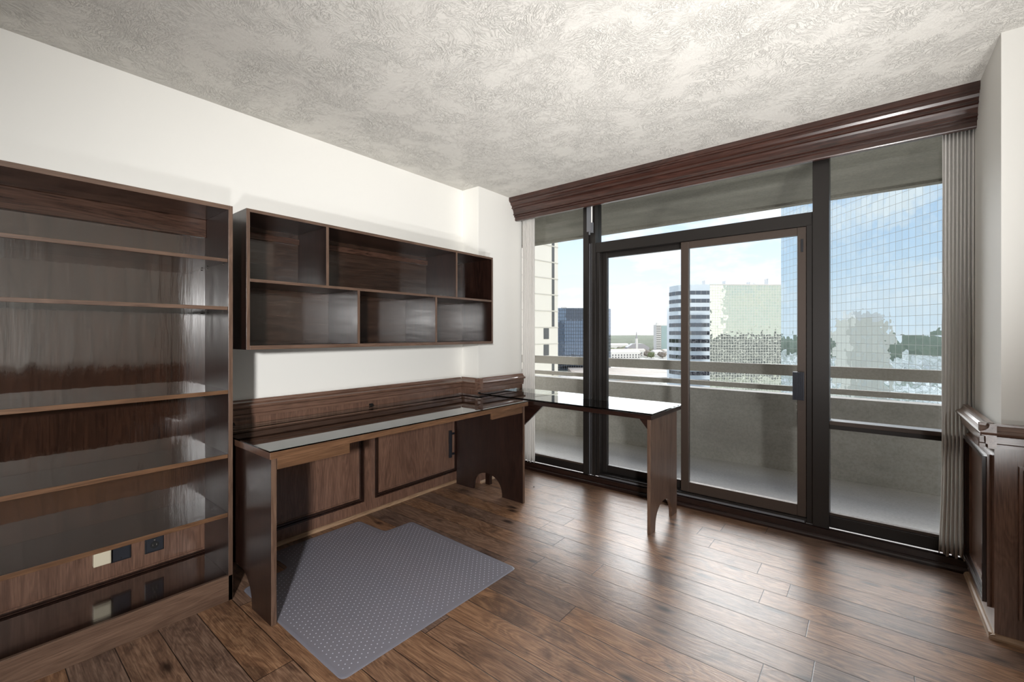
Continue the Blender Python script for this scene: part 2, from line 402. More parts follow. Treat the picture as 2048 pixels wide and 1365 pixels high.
# left wainscot
XF = -2.66
w1 = struct('trim_1', B(XW, XF, -2.1, 2.645, 0, .80), 'panel_z')
rail_x(MB(), XF, -2.1, 2.60).build('chair_rail', 'panel_y', w1)
for a, b in ((-1.71, -.91), (-.84, -.04), (.03, .83), (.90, 1.70), (1.77, 2.57)):
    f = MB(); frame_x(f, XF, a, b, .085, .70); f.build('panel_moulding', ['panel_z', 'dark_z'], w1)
    B(XF, XF+.003, a+.04, b-.04, .125, .66).build('panel', 'panel_z', w1)
q = [(0, 0), (.019, 0), (.018, .007), (.0135, .0135), (.007, .018), (0, .019)]
struct('baseboard_left', MB().prism([(XF+a, b) for a, b in q], -2.1, 2.56, 'y'), 'quarter')
# wainscot around the left pilaster
w2 = struct('trim_2', MB().box(XW+.036, -2.48, 2.645, 2.675, 0, .80).box(-2.51, -2.48, 2.675, 3.24, 0, .80), 'panel_z')
rail_y(MB(), 2.645, -2.66, -2.433).build('chair_rail', 'panel_x', w2)
rail_x(MB(), -2.48, 2.60, 3.235).build('chair_rail', 'panel_y', w2)
struct('trim_3', MB().prism([(-2.48+a, b) for a, b in q], 2.66, 3.2, 'y'), 'quarter')
# right pilaster wainscot
w3 = struct('trim_4', MB().box(.39, .415, 2.60, 3.20, 0, .80).box(.415, 1.34, 2.60, 2.64, 0, .80), 'panel_z')
rail_x(MB(), .39, 2.555, 3.20, -1).build('chair_rail', 'panel_y', w3)
rail_y(MB(), 2.60, .345, 1.34).build('chair_rail', 'panel_x', w3)
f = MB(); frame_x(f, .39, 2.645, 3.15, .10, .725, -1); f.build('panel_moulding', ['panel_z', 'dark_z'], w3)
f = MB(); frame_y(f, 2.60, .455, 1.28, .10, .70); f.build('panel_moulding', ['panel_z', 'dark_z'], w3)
struct('baseboard_front', MB().prism([(2.60-a, b) for a, b in q], .372, 1.34, 'x'), 'quarter_x')
struct('baseboard_column', MB().prism([(.39-a, b) for a, b in q], 2.585, 3.19, 'y'), 'quarter')
# right and back wall wainscot (only seen in reflections)
w4 = struct('trim_5', MB().box(1.32, 1.34, -2.1, 1.75, 0, .80), 'panel_z')
rail_x(MB(), 1.32, -2.1, 1.75, -1).build('chair_rail', 'panel_y', w4)
w5 = struct('trim_6', MB().box(-2.66, 1.32, -2.1, -2.08, 0, .80), 'panel_z')

# cornice above the window
CP = [(3.070, H), (3.070, 2.412), (3.076, 2.408), (3.076, 2.400), (3.090, 2.398), (3.092, 2.388), (3.100, 2.376), (3.112, 2.367), (3.112, 2.358), (3.106, 2.355), (3.106, 2.349), (3.122, 2.346),
      (3.130, 2.336), (3.136, 2.318), (3.137, 2.304), (3.130, 2.302), (3.130, 2.295), (3.146, 2.293), (3.146, 2.287), (3.141, 2.285), (3.141, 2.280), (3.156, 2.278), (3.157, 2.254), (3.160, 2.249), (3.176, 2.247), (3.19, 2.250), (3.19, H)]
struct('trim_7', MB().prism(CP, -2.51, .415, 'x'), 'red_x')
# wooden curb below the glazing
struct('trim_8', MB().prism([(3.19, 0), (3.19, .012), (3.194, .020), (3.203, .026), (3.212, .028), (3.214, .060), (3.245, .062), (3.245, 0)], -2.48, .39, 'x'), 'dark_x')

# ================================================================== GLAZING
ZB, ZT = .062, 2.335
def bz(*a): return B(*a)
# fixed left window
w = struct('window_1', MB().box(-2.50, -1.850, 3.262, 3.352, ZB, .118).box(-2.50, -2.46, 3.262, 3.352, .118, ZT).box(-2.46, -1.85, 3.262, 3.352, 2.30, ZT), 'bronze', .002)
bz(-2.46, -1.85, 3.272, 3.30, .118, .134).build('glazing_bead', 'bronze_l', w, .001)
bz(-2.462, -1.848, 3.300, 3.306, .116, 2.302).build('pane', 'pane', w)
# tall mullions
m1 = struct('trim_9', MB().box(-1.850, -1.800, 3.235, 3.352, ZB, ZT).box(-1.800, -1.775, 3.255, 3.352, ZB, ZT).box(-1.775, -1.742, 3.245, 3.352, ZB, ZT), 'bronze', .0015)
for x in (-1.798, -1.778): bz(x, x+.005, 3.246, 3.256, ZB, 1.965).build('bead', 'grey', m1)
struct('trim_10', MB().box(-.268, -.186, 3.225, 3.352, ZB, ZT), 'bronze', .002)
# sliding door set
d = struct('door_1', MB().box(-1.742, -.268, 3.250, 3.352, 1.885, 1.965).box(-1.742, -1.710, 3.258, 3.352, ZB, 1.885).box(-.300, -.268, 3.245, 3.352, ZB, 1.885)
           .box(-1.710, -.300, 3.240, 3.352, ZB, .088), 'bronze', .0015)
bz(-1.742, -.268, 3.30, 3.306, 1.963, 2.30).build('transom_pane', 'pane', d)
bz(-1.742, -.268, 3.262, 3.352, 2.30, ZT).build('head', 'bronze', d)
bz(-1.70, -.31, 3.232, 3.240, .066, .078).build('track', 'grey', d)
fx = MB().box(-1.710, -1.672, 3.312, 3.345, .088, 1.885).box(-1.075, -1.032, 3.312, 3.345, .088, 1.885).box(-1.672, -1.075, 3.312, 3.345, .088, .148).box(-1.672, -1.075, 3.312, 3.345, 1.845, 1.885)
fo = fx.build('fixed_panel', 'bronze', d, .002)
bz(-1.674, -1.073, 3.325, 3.331, .146, 1.847).build('pane', 'pane', fo)
sl = MB().box(-1.062, -1.008, 3.262, 3.298, .090, 1.883).box(-.350, -.302, 3.262, 3.298, .090, 1.883).box(-1.008, -.350, 3.262, 3.298, .090, .160).box(-1.008, -.350, 3.262, 3.298, 1.835, 1.883)
so = sl.build('sliding_panel', 'bronze_l', d, .002)
bz(-1.010, -.348, 3.277, 3.283, .158, 1.837).build('pane', 'pane', so)
hd = MB().box(-.372, -.312, 3.235, 3.262, .812, .985)
for k in range(8): hd.box(-.371+k*.0073, -.3675+k*.0073, 3.228, 3.236, .814, .983)
hd.build('handle', 'slate', so, .001)
lt = MB().box(-.331, -.318, 3.256, 3.263, 1.728, 1.806); lt.cyl((-.3245, 3.255, 1.733), .005, .006, 'y', 12); lt.build('latch', 'black', so)
# right window with mid rail
w = struct('window_2', MB().box(-.186, .415, 3.262, 3.352, ZB, .130).box(.375, .415, 3.262, 3.352, .13, ZT).box(-.186, .375, 3.262, 3.352, 2.30, ZT)
           .box(-.186, .375, 3.255, 3.352, .652, .700), 'bronze', .002)
bz(-.186, .375, 3.246, 3.256, .678, .702).build('mid_rail_cap', 'bronze_l', w, .001)
bz(-.186, .375, 3.274, 3.30, .130, .146).build('glazing_bead', 'bronze_l', w, .001)
bz(-.188, .377, 3.300, 3.306, .128, .655).build('pane', 'pane', w)
bz(-.188, .377, 3.300, 3.306, .698, 2.302).build('pane', 'pane', w)
# bracket hanging beside the first mullion
t = thing('curtain_bracket', 'grey metal bracket with white rod at the top of the left window post', 'bracket', (-1.80, 3.235, 2.0))
MB().box(-1.802, -1.762, 3.208, 3.233, 2.055, 2.30).box(-1.772, -1.752, 3.214, 3.234, 2.045, 2.13).build('bracket_body', 'grey', t, .001)
MB().cyl((-1.781, 3.218, 2.030), .007, .03, 'z', 12).build('pin', 'grey', t)
bz(-1.759, -1.750, 3.205, 3.212, 2.125, 2.30).build('rod', 'white_p', t)

# ================================================================== CURTAINS
def curtain(name, label, x0, x1, yc, amp, nf, zt, zb, flare, side):
    t = thing(name, label, 'curtain', ((x0+x1)/2, yc, zb), 'curtains stacked at the window ends')
    n, mz = nf*14, 26; vs = []; fs = []
    for k in range(mz+1):
        f = k/mz; z = zt+(zb-zt)*f
        for i in range(n+1):
            u = i/n; ph = u*nf*2*PI
            yy = yc + amp*math.sin(ph)*(1-.35*f*abs(math.sin(3*u+1)))+.004*math.sin(5*f+9*u)
            xx = x0+(x1-x0)*u + .004*math.sin(2*ph+3*f)
            if side > 0: xx -= flare*max(0, (f-.8)/.2)**1.5*(1-u)**2
            else: xx += flare*max(0, (f-.8)/.2)**1.5*u**2
            zz = z if k < mz else z + .012*math.sin(ph*.5)
            vs.append((xx, yy, zz))
    for k in range(mz):
        for i in range(n): a = k*(n+1)+i; fs.append((a, a+1, a+n+2, a+n+1))
    o = MB().add(vs, fs).build('drape', 'curtain', t, smooth=True)
    sm = o.modifiers.new('solid', 'SOLIDIFY'); sm.thickness = .002
    MB().box(x0, x1, yc-.012, yc+.012, zt, zt+.02).build('heading_tape', 'curtain', t)
curtain('pleated_curtain', 'narrow grey pleated curtain at the left end of the window, behind the desk', -2.474, -2.336, 3.222, .014, 8, 2.30, .075, .0, -1)
curtain('pleated_curtain', 'bundled white pleated curtain at the right end of the window wall', .298, .413, 3.224, .015, 8, 2.30, .070, .012, 1)

# ================================================================== BOOKCASE
BX0, BX1, BY0, BY1 = -2.600, -2.281, -.62, .783
t = thing('bookcase', 'tall open dark oak bookcase with five shelves against the left wall', 'bookcase', ((BX0+BX1)/2, .08, 0))
def edged(mb_body, name, mat, edges, emat, bevel=.0012):   # a board and its paler front edge in one mesh
    mb_body.cur = 1
    for e_ in edges: mb_body.box(*e_)
    return mb_body.build(name, [mat, emat], t, bevel)
for y0 in (BY0, BY1-.018):
    edged(B(BX0, BX1-.002, y0, y0+.018, 0, 1.808), 'side_panel', 'dark_z', [(BX1-.002, BX1, y0, y0+.018, 0, 1.808)], 'edge_z')
edged(B(BX0, BX1-.002, BY0+.018, BY1-.018, 1.788, 1.808), 'top_panel', 'shelfwood', [(BX1-.002, BX1, BY0+.018, BY1-.018, 1.788, 1.808)], 'edge_y')
B(BX0, BX0+.008, BY0+.018, BY1-.018, .40, 1.788).build('back_panel', 'back', t)
for z1, z0, eg, rc in ((1.564, 1.549, 'edge_y', .006), (1.346, 1.330, 'edge_y', .006), (.964, .946, 'warm_y', 0), (.670, .652, 'warm_y', .004), (.402, .383, 'warm_y', .004)):
    xf = BX1-rc
    edged(B(BX0+.008, xf-.002, BY0+.018, BY1-.018, z0, z1), 'shelf', 'shelfwood', [(xf-.002, xf, BY0+.019, BY1-.019, z0, z1)], eg)
B(BX0, BX1-.016, BY0+.018, BY1-.018, .098, .114).build('bottom_shelf', 'shelfwood', t, .001)
B(BX1-.016, BX1, BY0, BY1-.0005, 0, .1145).build('kick_board', 'edge_y', t, .001)
B(BX0+.008, BX0+.026, BY0+.018, BY1-.018, 1.70, 1.788).build('top_rail', 'rail', t, .002)
B(BX0+.008, BX0+.024, BY0+.018, BY1-.018, .372, .383).build('shelf_cleat', 'dark_y', t)
for z in (1.549, 1.330):
    for x in (BX1-.05, BX0+.05): MB().cyl((x, BY1-.024, z-.006), .0028, .006, 'y', 8).build('shelf_pin', 'steel', t)

# ================================================================== WALL CABINET
CX0, CX1, CY0, CY1, CZ0, CZ1 = XW, -2.352, .866, 2.674, 1.143, 1.832
t = thing('wall_cabinet', 'dark oak open wall cabinet with six compartments hung above the desk', 'wall shelf', (-2.52, 1.77, 1.143))
TT = .016; xf = CX1
def panel(name, x0, y0, y1, z0, z1, ax, em='edge_'):
    return edged(B(x0, xf-.0015, y0, y1, z0, z1), name, 'dark_'+ax, [(xf-.0015, xf, y0, y1, z0, z1)], em+ax, .001)
panel('side_panel', CX0, CY0, CY0+TT, CZ0, CZ1, 'z')
panel('side_panel', CX0, CY1-TT, CY1, CZ0, CZ1, 'z')
panel('top_panel', CX0, CY0+TT, CY1-TT, CZ1-TT, CZ1, 'y')
panel('bottom_panel', CX0, CY0+TT, CY1-TT, CZ0, CZ0+.02, 'y')
panel('shelf', CX0+.012, CY0+TT, CY1-TT, 1.476, 1.491, 'y')
for y0 in (1.272, 2.266): panel('divider', CX0+.012, y0, y0+.016, 1.491, CZ1-TT, 'z')
for y0 in (1.466, 2.069): panel('divider', CX0+.012, y0, y0+.016, CZ0+.02, 1.476, 'z')
B(CX0+.001, CX0+.012, CY0+TT, CY1-TT, CZ0+.02, CZ1-TT).build('back_panel', 'cabback', t)
for a, b in ((CY0+TT, 1.272), (1.288, 2.266)):
    B(CX0+.012, CX0+.030, a, b, 1.752, 1.786).build('hanging_rail', 'rail', t, .001)

# ================================================================== DESK
def arch_leg(y0, y1, x0, x1, zt, cx, rx, rz):       # plane x-z, thickness y0..y1
    pts = [(x0, 0), (x0, zt), (x1, zt), (x1, 0), (cx+rx, 0)]
    for i in range(1, 24):
        a = PI*i/24; pts.append((cx+rx*math.cos(a), rz*math.sin(a)**.8))
    pts.append((cx-rx, 0))
    return pts
t = thing('desk', 'long dark oak desk against the left wall with arched panel legs', 'desk', (-2.28, 1.69, 0))
DX0, DX1, DY0, DY1, DZ = -2.628, -1.930, .800, 2.582, .728
edged(B(DX0, DX1-.003, DY0, DY1, DZ-.030, DZ), 'tabletop', 'top_y', [(DX1-.003, DX1, DY0, DY1, DZ-.030, DZ)], 'warm_y', .0015)
for y0, y1 in ((.808, .830), (2.530, 2.552)):
    pts = arch_leg(0, 0, -2.620, -1.940, DZ-.030, -2.285, .150, .150)
    mb = MB().prism(pts, y0, y1, 'y'); mb.cur = 1
    mb.box(-1.940, -1.9385, y0, y1, 0, DZ-.030)
    mb.build('leg', ['dark_z', 'edge_z'], t, .001)
B(-1.962, -1.944, .834, 1.170, .648, .698).build('apron', 'warm_y', t, .001)
B(-1.962, -1.944, 2.205, 2.530, .652, .698).build('apron', 'warm_y', t, .001)
B(-2.62, -2.60, .830, 2.530, .60, .698).build('back_rail', 'dark_y', t, .001)
g = B(DX0+.004, DX1+.004, DY0-.002, DY1-.002, DZ+.0005, DZ+.0065).build('glass_sheet', 'deskglass')
tag(g, 'clear glass sheet covering the top of the long wall desk', 'glass sheet')

t = thing('desk_return', 'narrow dark oak side table along the window joined to the desk', 'desk', (-1.73, 2.86, 0), rotz=math.radians(-1.2))
RX0, RX1, RY0, RY1 = -2.445, -1.012, 2.612, 3.112
edged(B(RX0, RX1-.003, RY0, RY1, DZ-.026, DZ), 'tabletop', 'dark_x', [(RX1-.003, RX1, RY0, RY1, DZ-.026, DZ), (RX0, RX1, RY0-.0015, RY0, DZ-.026, DZ)], 'dark_x', .0015)
pts = [(2.640, 0), (2.640, DZ-.026), (3.085, DZ-.026), (3.085, 0), (2.995, 0)]
for i in range(1, 24):
    a = PI*i/24; pts.append((2.855+.14*math.cos(a), .150*math.sin(a)**.8))
pts.append((2.715, 0))
MB().prism(pts, -1.052, -1.031, 'x').build('leg', 'edge_z', t, .001)
B(-2.43, -2.385, 2.66, 2.69, 0, DZ-.026).build('leg', 'dark_z', t, .001)
MB().prism([(-2.385, .20), (-2.385, DZ-.026), (-1.835, DZ-.026)], 2.640, 2.660, 'y').build('corner_brace', 'dark_x', t, .001)
MB().prism([(-1.052, .635), (-1.052, DZ-.026), (-1.105, DZ-.026), (-1.10, .690)], 2.645, 2.665, 'y').build('corner_brace', 'dark_x', t, .001)
g2 = thing('glass_sheet', 'clear glass sheet on the narrow side table by the window', 'glass sheet', (-1.73, 2.86, DZ+.007), rotz=math.radians(-1.2))
B(RX0+.0, RX1+.006, RY0-.004, RY1+.004, DZ+.007, DZ+.013).build('glass', 'deskglass', g2)
for x, y, lb in ((-2.632, 1.745, 'small black bumper pad midway along the back edge of the desk'), (-2.46, 2.634, 'small black bumper pad on the desk at the wall corner'),
             (-2.632, .90, 'small black bumper pad on the back of the desk next to the bookcase')):
    t = thing('bumper_pad', lb, 'bumper pad', (x, y, DZ+.0065), 'black bumper pads on the desk')
    MB().prism([(x-.012, DZ+.0065), (x+.012, DZ+.0065), (x-.008, DZ+.020)], y-.012, y+.012, 'y').build('pad', 'rubber', t)

# ================================================================== OUTLETS
def plate(label, y0, y1, z0, z1, kind, thick=.006):
    t = thing('wall_outlet' if kind == 'duplex' else ('phone_plate' if kind == 'phone' else 'surface_box'), label, 'outlet', (XF+.003, (y0+y1)/2, z0))
    x = XF+.003
    if kind == 'box':
        B(x, x+.028, y0, y1, z0, z1).build('box_body', 'ivory', t, .002); B(x+.028, x+.030, y0+.003, y1-.003, z0+.003, z1-.003).build('box_lid', 'ivory', t, .001); return
    p = B(x, x+thick, y0, y1, z0, z1).build('cover_plate', 'black', t, .0015)
    B(x+thick, x+thick+.001, y0+.007, y1-.005, z0+.007, z1-.007).build('face_plate', 'slate', t)
    yc, zc = (y0+y1)/2, (z0+z1)/2; xx = x+thick+.001
    if kind == 'duplex':
        for dz in (-.022, .022):
            s = MB().cyl((xx, yc, zc+dz), .0165, .003, 'x', 20).build('socket', 'rubber', t)
            for dy in (-.007, .007): B(xx+.003, xx+.0034, yc+dy-.001, yc+dy+.001, zc+dz-.004, zc+dz+.004).build('slot', 'steel', s)
        MB().cyl((xx, yc, zc), .003, .002, 'x', 10).build('screw', 'steel', t)
    else:
        MB().cyl((xx, yc, zc+.01), .008, .002, 'x', 16).build('jack', 'rubber', t)
        MB().cyl((xx, yc, z0+.014), .003, .0015, 'x', 10).build('screw', 'rubber', t)
plate('ivory surface box low on the wall behind the bookcase', .360, .418, .200, .262, 'box')
plate('dark phone jack plate between the ivory box and the power outlet', .420, .490, .188, .302, 'phone')
plate('dark power outlet rightmost in the open bottom of the bookcase', .540, .612, .182, .296, 'duplex')
t = thing('wall_outlet', 'tall dark socket strip on the panelling under the right end of the desk', 'outlet', (XF+.003, 2.515, .20))
xo = XF+.018
B(XF+.001, xo, 2.478, 2.503, .215, .435).build('cover_plate', 'black', t, .002)
B(xo, xo+.003, 2.484, 2.489, .225, .425).build('trim_strip', 'slate', t)
B(XF+.001, xo, 2.503, 2.53, .235, .25).build('clip', 'black', t); B(XF+.001, xo, 2.503, 2.53, .40, .415).build('clip', 'black', t)

# ================================================================== CHAIR MAT
t = thing('chair_mat', 'frosted grey plastic chair mat with raised studs on the floor by the desk', 'chair mat', (-1.9, 1.32, 0))
out_ = [(-2.325, .838), (-1.440, .836), (-1.428, 1.808), (-2.312, 1.832), (-2.322, 1.636), (-2.585, 1.622), (-2.585, 1.062), (-2.352, 1.068)]
def rounded(pts, r, n=5):
    res = []; L = len(pts)
    for i in range(L):
        p, a, b = Vector(pts[i]), Vector(pts[i-1]), Vector(pts[(i+1) % L])
        da, db = (a-p).normalized(), (b-p).normalized()
        for k in range(n+1):
            s = k/n; q0, q1 = p+da*r, p+db*r
            res.append(tuple(q0*(1-s)**2+p*2*s*(1-s)+q1*s*s))
    return res
ro = rounded(out_, .03)
cx_, cy_ = -1.95, 1.32
o = MB().prism(ro, .0005, .0032, 'z').build('mat_sheet', 'mat', t, .001)
rim = MB(); L = len(ro)
def inset(pts, dd):
    res = []
    for i in range(len(pts)):
        a, b, p = Vector(pts[i-1]), Vector(pts[(i+1) % len(pts)]), Vector(pts[i])
        tt_ = (b-a).normalized(); nn_ = Vector((-tt_.y, tt_.x)); res.append(tuple(p+nn_*dd))
    return res
ri = inset(ro, .016)
vs = [(x, y, .0032) for x, y in ro]+[(x, y, .0045) for x, y in inset(ro, .005)]+[(x, y, .0034) for x, y in ri]
fs = []
for k in (0, 1):
    for i in range(L): j = (i+1) % L; fs.append((k*L+i, k*L+j, (k+1)*L+j, (k+1)*L+i))
rim.add(vs, fs).build('rim', 'mat', t, smooth=True)
def inside(x, y, P):
    c = False; j = len(P)-1
    for i in range(len(P)):
        if (P[i][1] > y) != (P[j][1] > y) and x < (P[j][0]-P[i][0])*(y-P[i][1])/(P[j][1]-P[i][1])+P[i][0]: c = not c
        j = i
    return c
st = MB(); inn = inset(out_, .03)
r_ = 0; y = .80
while y < 1.86:
    x = -2.62 + (.0145 if r_ % 2 else 0)
    while x < -1.40:
        if inside(x, y, inset(ro, .028)):
            a = .0022
            st.add([(x-a, y-a, .0032), (x+a, y-a, .0032), (x+a, y+a, .0032), (x-a, y+a, .0032), (x, y, .0054)], [(0,1,4),(1,2,4),(2,3,4),(3,0,4)])
        x += .029
    y += .0172; r_ += 1
o = st.build('stud', 'stud', t, smooth=True); o['kind'] = 'stuff'
# crumb on the floor
bm = bmesh.new(); bmesh.ops.create_icosphere(bm, subdivisions=2, radius=.0055)
for v in bm.verts: v.co *= 1+.4*math.sin(v.co.x*900+v.co.y*700); v.co.z *= .6
me = bpy.data.meshes.new('debris'); bm.to_mesh(me); bm.free(); me.materials.append(M['rubber'])
o = bpy.data.objects.new('crumb', me); C.objects.link(o); o.location = (-2.08, 2.86, .003); tag(o, 'tiny dark crumb on the floor beside the desk leg', 'crumb')

# ================================================================== ADDED FILL LAMPS (unseen, behind and beside the camera)
M['can'] = plain('black_lamp_can', (.01, .01, .01), .6)
def added_fill_lamp(name, lb, x, y, z, aim, power, angle, cat='lamp'):  # unseen spot lamp added to brighten the room
    t = thing(name, lb, cat, (x, y, 0), 'lamps lighting the room')
    d = (Vector(aim)-Vector((x, y, z))).normalized(); q = d.to_track_quat('Z', 'Y')
    n = 28; vs = []; fs = []
    for r, k in ((.06, -.20), (.10, -.18), (.12, .0), (.117, .0), (.097, -.17), (.05, -.18)):
        for i in range(n):
            a_ = 2*PI*i/n; vs.append(tuple(q @ Vector((r*math.cos(a_), r*math.sin(a_), k))+Vector((x, y, z))))
    for k in range(5):
        for i in range(n): j = (i+1) % n; fs.append((k*n+i, k*n+j, (k+1)*n+j, (k+1)*n+i))
    fs.append(tuple(range(n))); fs.append(tuple(range(5*n, 6*n)))
    MB().add(vs, fs).build('lamp_head', 'can', t)
    if z > .8:
        MB().cyl((x, y, .0), .012, z-.17, 'z', 12).build('pole', 'black', t)
        for k in range(3):
            a_ = 2*PI*k/3+.4; c_, s_ = math.cos(a_), math.sin(a_)
            MB().add([(x+c_*.30, y+s_*.30, 0), (x+c_*.32, y+s_*.32, 0), (x-s_*.01, y+c_*.01, .30), (x+s_*.01, y-c_*.01, .30), (x-s_*.01, y+c_*.01, .33), (x+s_*.01, y-c_*.01, .33)],
                     [(0, 1, 4, 2), (0, 3, 5, 1), (0, 2, 3), (1, 5, 4), (2, 4, 5, 3)]).build('leg', 'black', t)
    else:
        MB().cyl((x, y, 0), .11, .02, 'z', 28).cyl((x, y, .02), .014, z-.16, 'z', 12).build('base', 'black', t)
    l = bpy.data.lights.new('bulb', 'SPOT'); l.energy = power; l.spot_size = math.radians(angle); l.spot_blend = 1.0
    l.shadow_soft_size = .10; l.color = (1.0, .99, .975)
    o = bpy.data.objects.new('bulb', l); C.objects.link(o); o.parent = t
    o.location = Vector((x, y, z))-d*.075-Vector((x, y, 0)); o.rotation_euler = d.to_track_quat('-Z', 'Y').to_euler()
added_fill_lamp('tripod_lamp', 'tripod lamp behind the viewer, aimed at the cabinet wall', 1.0, -1.25, 1.5, (XW, 2.3, .85), P1, 84)
added_fill_lamp('floor_uplight', 'small floor lamp beside the viewer, nearest the window, aimed at the ceiling', .12, 1.36, .30, (-.8, 2.5, H), P2, 94)
added_fill_lamp('floor_uplight', 'small floor lamp left of the tripod lamp, aimed at the ceiling', 0.85, -.2, .30, (-1.1, 2.1, H), P3, 84)
added_fill_lamp('floor_uplight', 'small floor lamp behind the viewer, aimed at the doorway wall', .8, -1.25, .30, (1.34, .2, 1.7), P4, 84)

# ================================================================== BALCONY
struct('balcony_floor', B(-9, 5, 3.36, 4.68, -.30, -.02), 'balfloor')
struct('balcony_soffit', MB().box(-9, 5, 3.36, 4.72, 2.395, 2.62).box(-9, 5, 4.64, 4.72, 2.375, 2.395).box(-9, 5, 3.36, 3.40, 2.375, 2.395), 'soffit')
struct('balcony_parapet', MB().box(-9, 5, 4.68, 4.82, -.60, .672), 'parapet')
rl = thing('balcony_railing', 'grey painted balcony railing of two flat rails on posts above the concrete parapet', 'railing', (-2, 4.70, .45))
B(-9, 5, 4.665, 4.72, .845, .942).build('top_rail', 'railc', rl, .002)
B(-9, 5, 4.672, 4.712, .705, .752).build('lower_rail', 'railc', rl, .002)
for x in (-6.35, -4.40, -2.45, -.497, 1.45, 3.4):
    p = B(x, x+.045, 4.650, 4.665, .43, .845).build('post', 'railc', rl, .002)
    b = B(x-.025, x+.07, 4.668, 4.6795, .52, .615).build('fixing_plate', 'railc', p)
    for z in (.545, .595): MB().cyl((x-.008, 4.662, z), .006, .006, 'y', 10).build('bolt', 'steel', p)
# outer face of the tower above and below the flat
struct('wall_facade', MB().box(-9, XW-.1, 3.36, 3.46, -.02, 2.4).box(3.0, 5, 3.36, 3.46, -.02, 2.4).box(-22, 14, -18, 3.34, 2.64, 40).box(-22, 14, -18, 3.34, G0, -.32), 'cream')

# ================================================================== THE CITY
FV = Vector((-math.sin(YAW), math.cos(YAW), 0)); RV = Vector((math.cos(YAW), math.sin(YAW), 0))
def P(D, L, z=0): v = FV*D+RV*L; return Vector((v.x, v.y, z))
G = -40.0
def bld(name, label, a, b, cat='building', group=None):      # empty at ground, local x from a to b (D,L points)
    pa, pb = P(*a), P(*b); dv = (pb-pa); ang = math.atan2(dv.y, dv.x)
    t = bpy.data.objects.new(name, None); C.objects.link(t); t.location = (pa.x, pa.y, G); t.rotation_euler.z = ang
    t['_o'] = (0, 0, 0); t['label'] = label; t['category'] = cat
    if group: t['group'] = group
    return t, dv.length
# ground
gm = MB().add([(-9000, -9000, G), (9000, -9000, G), (9000, 9000, G), (-9000, 9000, G)], [(0, 1, 2, 3)])
struct('city_ground', gm, 'ground')

# blue mirror tower: faces left, runs away from us   (local +y is to the left of travel)
t, Ln = bld('mirror_glass_tower', 'huge blue mirror-glass office tower filling the right side of the view', (34, 75-.0147*34), (120.7, 73.23))
B(0, Ln, -34, 0, 0, 92).build('curtain_wall', 'mirror_blue', t)
B(-.2, Ln+.2, -34.2, .2, 92, 93.2).build('roof_edge', 'spandrel', t)

# green mirror + striped building
t, Ln = bld('striped_office_building', 'mid-rise office block with banded windows on its rounded left end and a greenish mirror wall', (204, 91), (206, 150))
topz = 64.0
B(0, Ln, .4, 38, 0, topz).build('body', 'spandrel', t)
B(0, Ln, 0, .4, 0, topz-.2).build('curtain_wall', 'mirror_green', t)
B(0, Ln, -.1, .35, topz-.2, topz+.2).build('roof_edge', 'white_b', t)
# rounded end: arc going away   (local coords: x<0)
pa = P(204, 91); ang = t.rotation_euler.z; inv = Matrix.Rotation(-ang, 3, 'Z')
arc = [inv @ (P(D, L)-pa) for D, L in ((204, 91), (204.1, 82.5), (205, 80.1), (207, 77.7), (210, 76.5), (214, 75.9), (219, 76.5))]
# note: local y to the left of travel points towards us for this wall
arc2 = [(p.x, p.y) for p in arc]
body = arc2+[(arc2[-1][0]+10, arc2[-1][1]+14), (0, 30)]
B0 = MB().prism(body, 0, topz, 'z'); B0.build('rounded_end', 'spandrel', t)
def band(z0, z1, pts, off):
    mb = MB(); vs = []; n = len(pts)
    for i in range(n):
        p = Vector(pts[i]); a_ = Vector(pts[max(0, i-1)]); b_ = Vector(pts[min(n-1, i+1)])
        tn = (b_-a_).normalized(); nr = Vector((tn.y, -tn.x))
        q_ = p+nr*off
        if (q_-Vector((10, 20))).length < (p-Vector((10, 20))).length: q_ = p-nr*off
        vs += [(q_.x, q_.y, z0), (q_.x, q_.y, z1)]
    fs = [(2*i, 2*i+2, 2*i+3, 2*i+1) for i in range(n-1)]
    return mb.add(vs, fs)
for k in range(16):
    zc = 20.3-G-3.72*k
    if zc < 2: break
    pts2 = [(-.2, 0)]+arc2[1:6]
    band(zc-.9, zc+.85, pts2, .12).build('window_band', 'band_glass', t)
for x, w_, h_ in ((2, 2.2, 3.0), (12, 2.5, 2.8), (24, 4, 2.4), (33, 1.0, 4.0)):
    B(x, x+w_, 9, 12, topz, topz+h_).build('rooftop_unit', 'white_b', t)
for x in (19, 21.5, 26.5, 30): MB().cyl((x, 6, topz), .10, 3.4, 'z', 8).build('antenna', 'white_b', t)

# dark glass box
t, Ln = bld('dark_glass_building', 'dark smoked-glass office block behind the left window post', (500, 30), (500, 106.8))
B(0, Ln, 0, 30, 0, 70.5).build('curtain_wall', 'mirror_dark', t)
MB().add([(Ln, 0, 0), (Ln+9, 20, 0), (Ln+9, 20, 70.5), (Ln, 0, 70.5), (Ln, 30, 0), (Ln, 30, 70.5)], [(0, 1, 2, 3), (1, 4, 5, 2), (3, 2, 5)]).build('side_wall', 'mirror_dark', t)
B(26, 32, 3, 6, 70.5, 72.0).build('rooftop_unit', 'white_b', t)

# cream tower on the left (facade runs along our side wall direction)
t, Ln = bld('cream_tower', 'cream precast apartment tower with slit windows at the left edge of the window', (40, -34.3), (82, 8.5))
